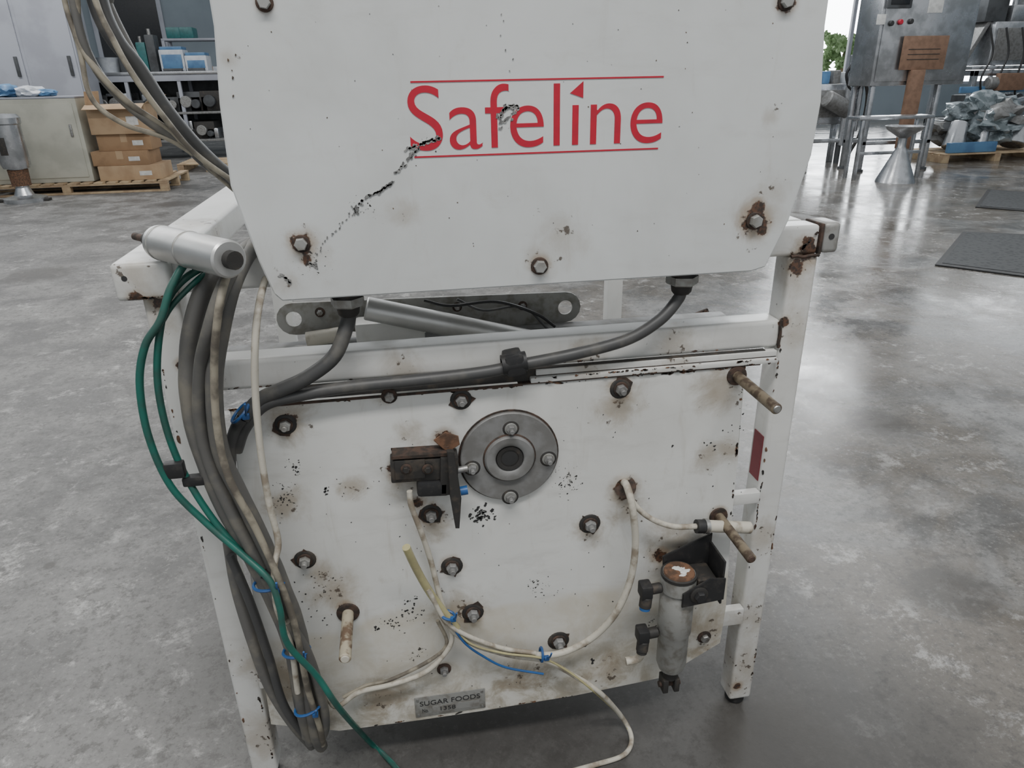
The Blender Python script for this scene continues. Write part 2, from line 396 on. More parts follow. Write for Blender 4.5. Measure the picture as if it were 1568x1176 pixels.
mb=MB(); mb.prism(ow,YP,YP+.004,mp,.0015); mb.done('front_panel',det)
mb=MB()
cx=sum(p[0] for p in ow)/len(ow); cz=sum(p[1] for p in ow)/len(ow)
mb.prism([(cx+(x-cx)*.965,cz+(z-cz)*.95) for x,z in ow],YP+.0045,.24,mp,.001)
xa,xb=W(812,560,YP).x,W(1190,545,YP).x
g_=zc-T-zpt
mb.box((xa,YP-.004,zpt+.003),(xb,.0,zpt+g_*.5),mf,.002)
mb.box((xa-.02,YP-.0012,zpt+.0005),(xb-.03,.0,zpt+.003),M['rust'])
mb.box((xa+.01,YP+.004,zpt+g_*.5),(xb,.0,zpt+g_*.5+.002),M['rust'])
mb.box((xa+.01,YP+.002,zpt+g_*.5+.002),(xb,.0,zc-T-.0005),mf,.001)
mb.box((W(420,610,YP).x,YP-.0015,zpt-.001),(W(800,580,YP).x,YP+.001,zpt+.003),M['rust'])
mb.box((W(420,610,YP).x,YP+.006,zpt+.004),(xb-.02,0,zc-T+.001),M['darkm'])
a=W(1120,770,YP)
mb.box((a.x-.02,YP+.006,a.z-.012),(xr-T/2,.01,a.z+.012),mf,.003)
a=W(1115,945,YP); mb.box((a.x-.02,YP+.006,a.z-.03),(xr-T/2,.01,a.z+.01),mf,.003)
a=W(390,760,YP); mb.box((xl+T/2,YP+.006,a.z-.03),(a.x+.02,.01,a.z+.01),mf,.003)
a=W(400,1040,YP); mb.box((xl+T/2,YP+.006,a.z-.03),(a.x+.02,.01,a.z+.02),mf,.003)
mb.done('gearbox_housing',det)
mb=MB()
for u,v,r in pbolts:
    p=W(u,v,YP); h_=S(1,u,v,YP)
    mb.chip(p.x,p.z,YP-.0012,h_*20,M['rust'],1.05,random.uniform(0,1.5))
    mb.lathe([(0,0),(17*h_,0),(16*h_,.001),(14.5*h_,.0018),(0,.0018)],p,(0,-1,0),M['darkm'],22)
    bolt(mb,p+Vector((0,-.001,0)),(0,-1,0),9.0*h_,True,m1=M['alu'] if u in(437,467) else M['galv'],wash=1.3)
bolt(mb,W(680,1024,YP),(0,-1,0),S(7,680,1024,YP),True,m1=M['galv'])
bolt(mb,W(596,606,YP),(0,-1,0),S(8,596,606,YP),False)
bolt(mb,W(1078,975,YP),(0,-1,0),S(7,1078,975,YP),False)
mb.done('panel_bolts',det)
mb=MB()
for cu_,cv_,n,sp,ra in [(738,788,34,9,3.2),(872,735,14,12,1.8),(628,933,18,11,2.0),(603,950,14,9,2.0),(576,962,5,3,3.0),(450,712,9,8,2),(500,750,6,2,2.4),(1030,684,2,1,2.2),(1079,678,2,1,2.2),(906,1012,4,2,3.0),(840,905,8,14,1.2),(1124,650,8,10,1.8),(470,890,12,14,1.6),(740,860,6,40,1.1),(600,830,8,60,1.1),(900,650,6,50,1.1),(1060,740,6,30,1.3),(560,760,8,30,1.3),(480,945,12,20,1.6),(905,930,4,30,1.6),(440,768,14,16,1.6),(950,840,5,30,1.2),(640,1000,6,30,1.4),(1095,690,6,8,1.6),(760,1030,8,40,1.3),(560,700,6,60,1.0)]:
    for i in range(n):
        u=cu_+random.gauss(0,sp); v=cv_+random.gauss(0,sp*.8); p=W(u,v,YP)
        mb.chip(p.x,p.z,YP-.0006,S(random.uniform(.35,1)*ra,u,v,YP),M['ink'],random.uniform(.8,1.8),random.uniform(0,1.5))
def edgechips(x0_,x1_,z0_,z1_,yf,n,mats,r=(.001,.004)):
    """worn paint along an edge: clustered, elongated, uneven"""
    d=Vector((x1_-x0_,0,z1_-z0_)); L=d.length; ang=math.atan2(z1_-z0_,x1_-x0_)
    cl=[random.random() for _ in range(max(3,n//8))]
    for i in range(n):
        t=min(1,max(0,random.choice(cl)+random.gauss(0,.02))) if random.random()<.8 else random.random()
        rr=r[0]+(r[1]-r[0])*random.random()**2.2
        mb.chip(x0_+d.x*t+random.gauss(0,.0006),z0_+d.z*t+random.gauss(0,.0006),yf-.0006,rr,random.choice(mats),random.uniform(1,3.5),ang+random.gauss(0,.15))
gm=[M['rust'],M['darkm'],M['orust']]
edgechips(ow[1][0]-.003,ow[3][0]-.003,ow[1][1],ow[3][1],YP,34,gm,(.0006,.003))
edgechips(ow[0][0],ow[1][0],zpt-.001,zpt-.001,YP,90,gm,(.0006,.0035))
edgechips(ow[10][0],ow[7][0],ow[10][1]+.002,ow[7][1]+.002,YP,22,gm,(.0006,.0025))
edgechips(xr-T/2+.004,xr-T/2+.004,.05,zx,0,40,gm,(.0006,.003)); edgechips(xr+T/2-.004,xr+T/2-.004,.05,.5,0,20,gm,(.0006,.003))
edgechips(xl+T/2-.006,xl+T/2-.006,.05,.5,0,30,gm,(.0006,.0035)); edgechips(xl-T/2+.006,xl-T/2+.006,.05,.9,0,20,gm,(.0006,.003))
edgechips(xl+.05,xr-.03,zc-.046,zc-.046,0.0,40,gm,(.0006,.0025))
edgechips(xa,xb,zpt+g_*.5-.001,zpt+g_*.5-.001,YP-.004,70,gm,(.0005,.0022))
edgechips(xa,xb,zpt+.004,zpt+.004,YP-.004,50,gm,(.0005,.0022))
edgechips(xl-T*1.05,xl+T*.45,zx,zx,-.012,20,gm,(.0006,.003)); edgechips(xr-.01,xr+.02,zx+.01,zx+.04,0,16,gm,(.0006,.004))
mb.done('paint_chips',det)
# ---- flange
mb=MB(); c=W(779,697,YP); rf=S(75,779,697,YP)
k=rf/75
mb.lathe([(0,-.0),(rf+.003,0),(rf+.003,.002),(0,.002)],c,(0,-1,0),M['rust'],48)
mb.lathe([(0,.002),(rf,.002),(rf,.007),(rf-.0015,.0085),(39*k,.0085),(38*k,.014),(36*k,.016),(30*k,.016),(24*k,.015),(22*k,.013),(22*k,.0095),(0,.0095)],c,(0,-1,0),M['galv'],56)
mb.lathe([(37*k,.0085),(41*k,.0085),(39*k,.0105),(37*k,.0115)],c,(0,-1,0),M['rust'],48)
mb.lathe([(0,.0098),(21.5*k,.0098),(0,.0100)],c,(0,-1,0),M['ink'],32)
mb.lathe([(12*k,.0099),(21*k,.0099),(20*k,.0125),(14*k,.0115)],c,(0,-1,0),M['darkm'],32)
for u,v in ((781,653),(838,699),(780,757),(722,713)):
    p=W(u,v,YP); p.y=YP-.0085
    mb.lathe([(0,0),(S(13,u,v,YP),0),(S(12,u,v,YP),.0006),(0,.0006)],p,(0,-1,0),M['darkm'],20)
    bolt(mb,p,(0,-1,0),S(7.5,u,v,YP),True,m1=M['galv'],m2=M['body'],wash=1.3)
mb.done('bearing_flange',det)
# ---- sensor block and lever
mb=MB()
def yb(mb,u0_,v0_,u1_,v1_,ya,yb_,mt,bev=.002,rot=0):
    a=W(u0_,v1_,ya); b=W(u1_,v0_,ya); c=(a+b)/2
    mtx=Matrix.Translation(c)@Matrix.Rotation(rot,4,'Y')@Matrix.Translation(-c)
    mb.box((a.x,ya,a.z),(b.x,yb_,b.z),mt,bev,mtx)
yb(mb,600,700,684,742,-.045,YP,M['darkm'],.003,radians(2))
yb(mb,606,703,650,736,-.048,-.045,M['darkm'],.002,radians(2))
yb(mb,600,696,686,702,-.046,YP,M['rust'],.002,radians(2))
yb(mb,640,736,688,764,-.05,YP,M['black'],.006,radians(4))
for u in (622,655):
    bolt(mb,W(u,718,-.0485),(0,-1,0),.006,False,M['darkm'],M['rust'])
a=[W(u,v,-.055) for u,v in ((684,690),(695,690),(706,760),(703,806),(697,806),(689,760))]
mb.prism([(q.x,q.z) for q in a],-.062,-.05,M['darkm'],.001)
yb(mb,676,700,700,760,-.05,YP,M['darkm'],.003,radians(4))
mb.cyl(W(690,722,-.03),W(716,717,-.03),.006,M['steel'],seg=12)
mb.cyl(W(705,752,-.045),W(716,750,-.045),.008,M['blue'],seg=14)
a=[W(u,v,-.03) for u,v in ((664,674),(682,662),(702,668),(704,680),(688,690),(680,688))]
mb.prism([(q.x,q.z) for q in a],-.033,-.028,M['orust'],.001)
mb.cyl(W(684,678,-.03),W(684,678,YP),.008,M['rust'],seg=12)
mb.done('proximity_sensor',det)
# ---- studs
mb=MB()
def stud(u,v,L,r,mt,tip=None):
    p=W(u,v,YP); q=p+Vector((0,-L,0)); mb.cyl(p,q,r,mt,seg=18,bev=.002)
    mb.lathe([(0,0),(r*2,0),(r*1.9,.003),(0,.004)],p,(0,-1,0),M['rust'],20)
    if tip: mb.lathe([(0,0),(r*.72,0),(r*.6,.0015),(0,.0015)],q,(0,-1,0),tip,16)
M['rodc']=mat('cream_painted_rod',(.42,.375,.28),(.15,.10,.065),.6,.1,45,.45,.62,.3)
M['rodr']=mat('rusty_brass_rod',(.22,.18,.125),(.085,.06,.042),.6,.3,45,.42,.6,.4)
stud(1128,575,.14,.0092,M['rodr'],M['steel'])
stud(1100,790,.135,.0092,M['rodr'],M['rust'])
stud(533,938,.115,.0105,M['rodc'],M['cabc'])
mb.cyl(W(1068,805,-.045),W(1150,808,-.045),.0115,M['cabc'],seg=18,bev=.003)
mb.cyl(W(1066,806,-.045),W(1078,806,-.045),.013,M['black'],seg=18)
mb.cyl(W(1078,806,-.045),W(1084,806,-.045),.0145,M['steel'],seg=18)
mb.done('guard_studs',det)
# ---- nameplate
mb=MB()
p=W(637,1098,YP); q=W(742,1053,YP)
mb.box((p.x,YP-.0018,q.z-.052),(q.x,YP-.0002,q.z),M['body'],.0007)
zq=q.z
mb.text('SUGAR FOODS',p.x+.010,q.x-.010,zq-.023,zq-.011,YP-.0018,M['ink'])
mb.text('No.',p.x+.014,p.x+.026,zq-.041,zq-.031,YP-.0018,M['ink'])
mb.box((p.x+.034,YP-.0022,zq-.044),(q.x-.012,YP-.0017,zq-.028),M['alu'])
mb.text('1358',p.x+.05,p.x+.080,zq-.041,zq-.031,YP-.0023,M['ink'])
for a in (p.x+.006,q.x-.006):
    for b_ in (zq-.006,zq-.046): mb.cyl((a,YP-.001,b_),(a,YP-.0035,b_),.0028,M['steel'],seg=10)
mb.done('nameplate',det)
# ---- brackets beneath head
mb=MB()
YB=.24
pts=[]
A=W(450,488,YB); B=W(865,470,YB); r=.031
for k in range(9): a=radians(90+180*k/8); pts.append((A.x+r*cos(a),A.z+r*sin(a)*1.0))
pts.append((A.x+.08,A.z-r)); pts.append((B.x-.08,B.z-r*1.2))
for k in range(9): a=radians(-90+180*k/8); pts.append((B.x+r*cos(a),B.z+r*sin(a)))
cu=bpy.data.curves.new('tmp','CURVE'); cu.dimensions='2D'; cu.fill_mode='BOTH'; cu.extrude=.003
def spl(pts):
    s_=cu.splines.new('POLY'); s_.points.add(len(pts)-1); s_.use_cyclic_u=True
    for i,(a,b) in enumerate(pts): s_.points[i].co=(a,b,0,1)
spl(pts)
for c_ in (A,B): spl([(c_.x+.0145*cos(2*pi*k/20),c_.z+.0145*sin(2*pi*k/20)) for k in range(20)])
ob=bpy.data.objects.new('tmp',cu); bpy.context.scene.collection.objects.link(ob); bpy.context.view_layer.update()
me=bpy.data.meshes.new_from_object(ob.evaluated_get(bpy.context.evaluated_depsgraph_get()))
b=bmesh.new(); b.from_mesh(me); bpy.data.objects.remove(ob)
for v in b.verts: v.co=Vector((v.co.x,YB+v.co.z,v.co.y))
mb.merge(b,M['body'])
mb.cyl(W(560,472,.16),W(840,528,.16),.021,M['silv'],seg=28,bev=.002)
mb.cyl(W(470,520,.20),W(520,512,.20),.014,M['cabc'],seg=16)
mb.box((xl+T/2,.20,zc-.09),(xr-T/2,.235,zc-.055),M['galv'],.004)
for u,v in ((490,478),(700,470),(800,468)): bolt(mb,W(u,v,YB-.003),(0,-1,0),.006,True)
mb.box((W(545,505,.19).x,.17,zc-.05),(W(650,505,.19).x,.22,zc-.01),mf,.006)
mb.sweep([W(650,460,.2),W(690,468,.18),(W(760,462,.18)),W(820,480,.2),W(850,500,.2)],.003,M['black'],seg=8)
mb.sweep([W(700,458,.2),W(740,475,.2),W(800,470,.22),W(840,505,.2)],.0025,M['cabd'],seg=8)
for k in range(5):
    q=W(1052+6*k,493-3*k,.33); mb.cyl(q-Vector((0,0,.012)),q+Vector((.008,0,.008)),.004,M['orust'],seg=8)
mb.obox(W(1035,498,.335),W(1085,478,.335),.008,.02,M['rust'],.002)
mb.done('conveyor_underframe',det)
mb=MB()
p=W(1176,690,.03)
mb.box((xr-T/2-.0015,.006,p.z-.05),(xr-T/2,.04,p.z+.045),M['redr'])
mb.done('red_reflector',det)
# ---- air filter regulator
reg=group('air_filter_regulator',W(1040,960,-.08))
YR=-.075
mb=MB()
top=W(1040,876,YR); bot=W(1040,1010,YR); rr=S(27,1040,900,YR)
bot.x=top.x; L=(top-bot).length
mb.lathe([(0,0),(rr*.96,0),(rr,.004),(rr,.035),(rr*.9,.038),(rr*.9,.045),(rr*.97,.048),(rr*.97,L*.62),(rr*.88,L*.65),(rr*.88,L-.002),(rr*.72,L+.014),(0,L+.014)],top,(0,0,-1),M['body'],28)
mb.lathe([(rr*.9,-.001),(rr*1.02,0),(rr*1.02,.006),(rr*.9,.008)],top,(0,0,-1),M['darkm'],28)
mb.lathe([(0,0),(rr*.88,0),(rr*.84,.003),(0,.0035)],top,(0,0,1),M['orust'],24)
for i in range(9):
    a=random.uniform(0,6.28); q=random.uniform(0,rr*.5); mb.blob(top+Vector((q*cos(a),q*sin(a),.0035)),(random.uniform(.003,.008),random.uniform(.003,.007),.0012),M['paper'],.8,3,2)
e=bot-Vector((0,0,.012))
mb.cyl(e,e-Vector((0,0,.03)),.014,M['darkm'],seg=14,bev=.002)
mb.box((e.x-.017,YR-.014,e.z-.058),(e.x-.006,YR+.014,e.z-.026),M['darkm'],.002); mb.box((e.x+.006,YR-.014,e.z-.058),(e.x+.017,YR+.014,e.z-.026),M['darkm'],.002)
mb.cyl((e.x-.022,YR,e.z-.045),(e.x+.022,YR,e.z-.045),.006,M['rust'],seg=12)
mb.done('filter_bowl',reg)
mb=MB()
mb.prism([(top.x-rr*.4,top.z-.06),(top.x+.075,top.z-.06),(top.x+.075,top.z+.052),(top.x+.03,top.z+.034),(top.x-rr*.6,top.z+.012)],YR+rr,YR+rr+.004,M['black'],.001)
mb.box((top.x+.071,YR-.03,top.z-.06),(top.x+.075,YR+rr,top.z+.035),M['black'],.001)
mb.prism([(top.x-.005,top.z-.052),(top.x+.075,top.z-.045),(top.x+.075,top.z+.002),(top.x+.045,top.z+.006),(top.x-.005,top.z-.022)],YR-rr-.004,YR-rr,M['black'],.001)
bolt(mb,(top.x+.025,YR-rr-.004,top.z-.026),(0,-1,0),.011,False,M['black'],M['darkm'])
mb.box((top.x+rr*.9,YR-rr*.6,top.z-.05),(top.x+.068,YR+rr,top.z-.01),M['darkm'],.006)
mb.cyl((top.x+.03,YR+rr,top.z-.02),(top.x+.03,YP,top.z-.02),.01,M['darkm'],seg=14)
mb.cyl((top.x,YR+rr,top.z-.05),(top.x,YP,top.z-.05),.01,M['darkm'],seg=14)
mb.done('mounting_bracket',reg)
mb=MB()
for dz,s_ in ((-.03,1),(-.135,1.05)):
    a=top+Vector((-rr,0,dz)); b_=a+Vector((-.022,-.002,0))
    mb.cyl(a,b_,.010*s_,M['darkm'],seg=16,bev=.002)
    mb.box((b_.x-.020,YR-.016,b_.z-.013),(b_.x+.002,YR+.012,b_.z+.015),M['black'],.004)
    d=b_+Vector((-.008,-.004,-.012)); mb.cyl(d,d+Vector((-.003,-.004,-.02)),.0115,M['darkm'],seg=16,bev=.001)
    mb.cyl(d+Vector((-.003,-.004,-.02)),d+Vector((-.0035,-.005,-.025)),.010,M['blue'] if s_==1 else M['darkm'],seg=16)
d=top+Vector((-rr-.03,0,-.165))
mb.sweep([d,d+Vector((0,0,-.02)),d+Vector((-.008,0,-.032)),d+Vector((-.03,0,-.034))],.008,M['cabc'])
mb.done('elbow_fittings',reg)
# ---- pneumatic cylinder lying on the left rail
zz=zx+T+.027
a=G(240,370,zz); b_=G(380,404,zz); d=(b_-a).normalized(); b_=a+d*.19
pc=group('pneumatic_cylinder',a+d*.08)
mb=MB()
mb.lathe([(0,0),(.019,0),(.0235,.006),(.0245,.010),(.0245,.187),(.022,.19),(0,.19)],a,d,M['silv'],36)
for t in (.016,.09): mb.lathe([(.0243,0),(.0252,.001),(.0252,.003),(.0243,.004)],a+d*t,d,M['alu'],32)
mb.lathe([(0,0),(.016,0),(.016,.010),(.012,.012),(.012,.018),(0,.018)],a,-d,M['steel'],6)
mb.cyl(a-d*.018,a-d*.028,.010,M['darkm'],seg=16)
mb.cyl(a-d*.028,a-d*.066,.0055,M['rust'],seg=14)
mb.cyl(b_,b_+d*.012,.012,M['darkm'],seg=16)
mb.done('cylinder_body',pc)
# ================================================================== CABLES
cb=group('cable_bundle',W(400,800,-.08))
def wp(l): return [W(u,v,y) for u,v,y in l]
mb=MB()
mb.sweep(wp([(410,370,.12),(388,378,.02),(362,420,-.06),(340,500,-.09),(328,590,-.09),(338,690,-.09),(372,765,-.09),(408,840,-.09),(436,905,-.09),(460,975,-.08),(472,1060,-.07),(484,1125,-.06),(492,1142,-.02)]),.0125,M['cabg'],wob=.06)
mb.sweep(wp([(400,372,.14),(365,384,.05),(322,425,-.03),(297,490,-.05),(288,560,-.05),(296,650,-.06),(335,760,-.07),(378,840,-.075),(416,915,-.08),(446,990,-.07),(460,1070,-.06),(472,1125,-.05)]),.0130,M['cabg'],wob=.06)
mb.sweep(wp([(390,370,.06),(370,388,-.02),(342,440,-.1),(322,500,-.115),(308,560,-.09),(306,640,-.08),(322,710,-.08),(358,790,-.09),(398,865,-.09),(430,930,-.09),(452,1000,-.08),(462,1090,-.07),(476,1136,-.05)]),.0100,M['cabg'],wob=.05)
mb.sweep(wp([(384,368,.05),(360,395,-.04),(342,440,-.118),(333,490,-.13),(328,560,-.118),(332,650,-.115),(350,730,-.115),(392,810,-.11),(428,890,-.115),(452,960,-.11),(470,1050,-.095),(490,1115,-.08),(494,1140,-.05)]),.0055,M['cabt'],wob=.05)
mb.done('trunk_cables',cb)
mb=MB()
mb.sweep(wp([(412,408,.06),(398,460,-.07),(391,520,-.1),(391,600,-.1),(399,690,-.1),(412,770,-.1),(426,830,-.1),(420,870,-.11),(424,930,-.11),(445,985,-.10),(456,1060,-.09)]),.0052,M['cabc'],wob=.08)
mb.sweep(wp([(372,640,-.05),(360,660,-.05),(352,700,-.05),(358,770,-.05),(385,840,-.06),(418,900,-.07),(440,960,-.06)]),.0095,M['cabd'])
mb.sweep(wp([(350,830,-.03),(362,900,-.04),(386,980,-.05),(412,1050,-.05),(446,1105,-.05),(478,1142,-.03)]),.0095,M['cabg'])
mb.sweep(wp([(352,850,-.05),(382,920,-.06),(410,1000,-.06),(435,1080,-.06),(470,1130,-.05)]),.0075,M['cabd'])
mb.sweep(wp([(440,950,-.1),(470,1000,-.09),(490,1060,-.08),(498,1110,-.07),(488,1138,-.04)]),.009,M['cabg'])
mb.done('loose_cables',cb)
mb=MB()
xg=W(532,460,-.02).x; xg2=W(1042,460,-.02).x
mb.sweep([(xg,-.02,zb-.036),(xg-.005,-.02,zb-.055)]+wp([(512,545,-.035),(470,578,-.04),(430,597,-.04),(398,612,-.04),(372,640,-.05)]),.0115,M['cabd'])
mb.sweep([(xg2,-.02,zb-.036),(xg2-.006,-.022,zb-.05)]+wp([(1010,490,-.03),(960,520,-.03),(880,542,-.03),(800,558,-.03),(740,570,-.033),(640,582,-.033),(540,592,-.033),(460,605,-.035),(405,620,-.04),(375,655,-.045),(362,690,-.045)]),.0098,M['cabd'])
mb.done('gland_cables',cb)
mb=MB()
p=W(787,556,-.03); mb.box((p.x-.015,-.046,p.z-.018),(p.x+.016,0,p.z+.016),M['black'],.006,Matrix.Translation(p)@Matrix.Rotation(radians(-8),4,'Y')@Matrix.Translation(-p))
mb.lathe([(.011,-.02),(.0165,-.02),(.0165,.02),(.011,.02)],p,Vector((1,0,.1)),M['black'],20)
mb.done('cable_clamp',cb)
def tie(mb,u,v,y,rx,mt,ax=(0,.15,1)):
    o=W(u,v,y); ax=Vector(ax).normalized(); x=ax.orthogonal().normalized(); yv=ax.cross(x)
    pts=[o+(x*cos(2*pi*k/12)+yv*sin(2*pi*k/12))*rx for k in range(13)]
    mb.sweep(pts,.0026,mt,seg=6,n=4)
    q=o+Vector((rx*.6,-rx*.85,0)); mb.box(q-Vector((.005,.004,.004)),q+Vector((.005,.004,.004)),mt,.001)
    mb.sweep([q,q+Vector((.004,-.012,.014)),q+Vector((.006,-.018,.028))],.0018,mt,seg=6)
mb=MB()
tie(mb,412,893,-.095,.024,M['blue']); tie(mb,454,996,-.085,.022,M['blue'],(0,.2,1)); tie(mb,472,1082,-.075,.024,M['blue'],(-.2,.2,1))
tie(mb,368,632,-.05,.018,M['blue'],(.6,.1,-.7))
tie(mb,686,942,-.05,.014,M['blue'],(.3,.1,.8)); tie(mb,829,1002,-.045,.013,M['blue'],(1,.0,-.1))
mb.done('cable_ties',cb)
mb=MB()
for l,r,mt in [([(95,-90,.2),(112,0,.2),(130,70,.2),(165,130,.21),(225,185,.22),(290,225,.24),(365,280,.25)],.0065,M['cabg']),
   ([(125,-90,.22),(142,0,.22),(170,60,.22),(212,110,.22),(255,175,.23),(302,238,.24),(370,290,.25)],.0090,M['cabd']),
   ([(140,-90,.18),(155,0,.18),(180,60,.18),(215,105,.19),(258,170,.2),(314,235,.22),(372,285,.24)],.0100,M['cabd']),
   ([(130,-90,.16),(146,0,.16),(176,66,.16),(206,118,.16),(250,178,.17),(300,236,.2),(372,288,.22)],.0045,M['cabt']),
   ([(110,-90,.2),(118,10,.2),(120,60,.2),(150,110,.2),(200,160,.21),(258,200,.23),(330,265,.24),(370,300,.25)],.0050,M['cabt']),
   ([(85,-90,.2),(100,5,.2),(122,75,.2),(140,150,.2),(190,190,.21),(262,215,.23),(330,262,.24),(370,298,.25)],.004,M['cabt']),
   ([(175,-90,.2),(168,-10,.2),(172,20,.2),(230,130,.2),(275,195,.21),(330,250,.23),(375,300,.25)],.0065,M['cabg'])]:
    mb.sweep(wp(l),r,mt,wob=.05)
mb.done('overhead_cables',cb)
gh=group('green_air_hose',W(240,600,-.06))
mb=MB()
mb.sweep(wp([(372,392,.05),(330,389,-.02),(290,398,-.05),(262,440,-.07),(246,490,-.08),(222,530,-.08),(214,590,-.08),(228,670,-.08),(262,745,-.08),(315,800,-.08),(372,850,-.1),(412,888,-.12),(428,930,-.13),(440,985,-.13),(485,1035,-.12),(520,1085,-.11)])+[G(565,1135,.02),G(600,1168,.006),G(650,1230,.006)],.0054,M['green'])
mb.sweep(wp([(350,398,.03),(300,415,-.04),(262,450,-.06),(246,500,-.07),(241,580,-.07),(256,660,-.07),(285,730,-.07),(330,800,-.08),(380,855,-.09),(408,885,-.1)]),.0052,M['green'])
mb.sweep(wp([(340,402,.03),(310,422,-.04),(280,450,-.055),(262,470,-.06),(250,490,-.06)]),.004,M['green'])
p=W(266,718,-.075)
mb.box(p-Vector((.014,.008,.014)),p+Vector((.016,.008,.012)),M['black'],.004); p=W(295,735,-.07)
mb.box(p-Vector((.014,.008,.008)),p+Vector((.02,.008,.008)),M['black'],.004)
p=W(402,878,-.1); mb.cyl(p,p+Vector((.02,0,-.012)),.008,M['black'],seg=12)
mb.done('hose_runs',gh)
wc=group('white_control_cable',W(850,950,-.04))
mb=MB()
mb.cyl(W(957,745,YP),W(957,745,YP-.004),S(17,957,745,YP),M['rust'],seg=24)
mb.sweep(wp([(955,738,YP+.003),(960,745,-.04),(968,775,-.06),(973,830,-.06),(966,885,-.06),(945,935,-.06),(915,970,-.05),(880,992,-.045),(842,1003,-.045),(790,1000,-.045),(740,990,-.045),(703,972,-.045),(682,950,-.045),(672,930,-.045)]),.0066,M['cabc'])
mb.sweep(wp([(960,742,YP),(970,770,-.04),(995,793,-.045),(1030,806,-.045),(1068,806,-.045)]),.0052,M['cabc'])
mb.sweep(wp([(627,752,-.04),(630,775,-.04),(645,815,-.035),(660,860,-.03),(674,915,-.035),(690,955,-.04),(722,985,-.04),(780,1003,-.04),(835,1012,-.04),(880,1035,-.04),(920,1062,-.05)])+[G(955,1102,.03),G(967,1132,.007),G(955,1156,.006),G(915,1170,.006),G(870,1182,.006),G(800,1200,.006)],.0050,M['cabc'],wob=.1)
mb.sweep(wp([(682,945,-.035),(692,975,-.04),(682,1000,-.04),(650,1030,-.04),(600,1048,-.04),(550,1060,-.04),(515,1082,-.05),(498,1060,-.06)]),.0048,M['cabc'],wob=.1)
mb.sweep(wp([(670,950,-.035),(684,985,-.035),(660,1010,-.035),(600,1040,-.03),(560,1050,-.03),(525,1068,-.04)]),.0035,M['cabt'],wob=.1)
mb.sweep(wp([(690,952,-.05),(720,985,-.055),(770,1000,-.055),(830,1008,-.055),(870,1028,-.05),(905,1055,-.055)])+[G(945,1092,.035),G(963,1118,.012)],.0022,M['yel'])
mb.done('control_cable_runs',wc)
mb=MB(); mb.sweep(wp([(622,838,-.075),(636,868,-.06),(655,902,-.05),(676,932,-.045),(700,962,-.05)]),.0072,M['yel']); mb.sweep(wp([(655,902,-.055),(690,958,-.055),(760,990,-.05),(820,1000,-.05)]),.0042,M['cabc'])
mb.done('clear_tube',wc)
mb=MB(); mb.sweep(wp([(690,955,-.055),(712,985,-.055),(740,1005,-.05),(775,1022,-.045),(832,1032,-.045)]),.0022,M['blue']); mb.done('blue_wire',wc)
# ================================================================== ROOM
t=NT('concrete_floor'); b=t.b
n1=t.noise(.55,4,.6,.6); n2=t.noise(2.6,7,.70,.3); n3=t.noise(60,5,.8); n4=t.noise(1.3,5,.7,.6); n5=t.noise(7,8,.78,.2); n6=t.noise(22,6,.8,.1)
sx=t.n('ShaderNodeSeparateXYZ'); t.l(t.obj(),sx.inputs[0])
col=t.mix(t.step(n2,.38,.62),(.080,.078,.075),(.20,.197,.19))
col=t.mix(t.math('MULTIPLY',t.step(n1,.40,.62),.35),col,(.17,.168,.162))
rb=t.math('MULTIPLY',t.step(sx.outputs['X'],.4,1.3),t.step(n4,.38,.54))
col=t.mix(t.math('MULTIPLY',rb,.65),col,(.105,.086,.064))
col=t.mix(t.math('MULTIPLY',t.step(n5,.53,.64),t.math('MULTIPLY_ADD',t.step(n4,.42,.58),.55,.18)),col,(.42,.415,.40))
col=t.mix(t.math('MULTIPLY',t.step(n6,.50,.62),.6),col,(.055,.052,.048))
col=t.mix(t.math('MULTIPLY',t.step(n3,.52,.66),.55),col,(.055,.052,.05))
col=t.mix(t.math('MULTIPLY',t.math('SUBTRACT',1.0,t.step(n3,.32,.46)),.45),col,(.32,.315,.30))
shade_stain_pts=[(Vector((.25,.15,0)),.95),(Vector((-.1,.45,0)),.85),(Vector((.75,-.1,0)),.65)]  # machine's shadow painted into the concrete colour, together with a darker wet stain
f=t.field(shade_stain_pts); sm=t.step(t.math('ADD',f,t.math('MULTIPLY_ADD',n2,1.0,-.5)),.10,.75)
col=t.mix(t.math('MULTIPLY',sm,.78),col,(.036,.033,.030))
def gp(u,v): q=G(u,v); return Vector((q.x,q.y,0))
f=t.field([(gp(272,312),.5),(gp(75,866),.035),(gp(1190,1140),.28),(gp(60,420),.5),(gp(1450,900),.25),(gp(1350,650),.3)])
sm=t.step(t.math('ADD',f,t.math('MULTIPLY_ADD',n5,1.2,-.6)),.35,.7)
col=t.mix(t.math('MULTIPLY',sm,.7),col,(.045,.041,.036))
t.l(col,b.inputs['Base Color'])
gl=t.math('MULTIPLY',t.step(sx.outputs['X'],.3,2.0),-.33)
t.l(t.math('MAXIMUM',t.math('ADD',t.math('MULTIPLY_ADD',n2,.55,.25),gl),.10),b.inputs['Roughness'])
b.inputs['Specular IOR Level'].default_value=.5
t.bump(t.math('ADD',n2,t.math('MULTIPLY',n6,.15)),.12,.008)
mfloor=t.m
WL,WR,WB,WF=-15.0,20.0,19.0,-8.0
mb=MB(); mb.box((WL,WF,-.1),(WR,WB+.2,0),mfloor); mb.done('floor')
mwall=mat('painted_block_wall',(.24,.285,.32),(.20,.24,.27),.7,0,.8)
H=5.2
D0=W(1225,60,WB).x; D1=WR-.8
mb=MB()
mb.box((WL,WB,0),(D0,WB+.2,H),mwall); mb.box((D0,WB,0),(D1,WB+.2,.85),mwall); mb.box((D0,WB,4.6),(D1,WB+.2,H),mwall); mb.box((D1,WB,0),(WR,WB+.2,H),mwall)
mb.done('wall_back')
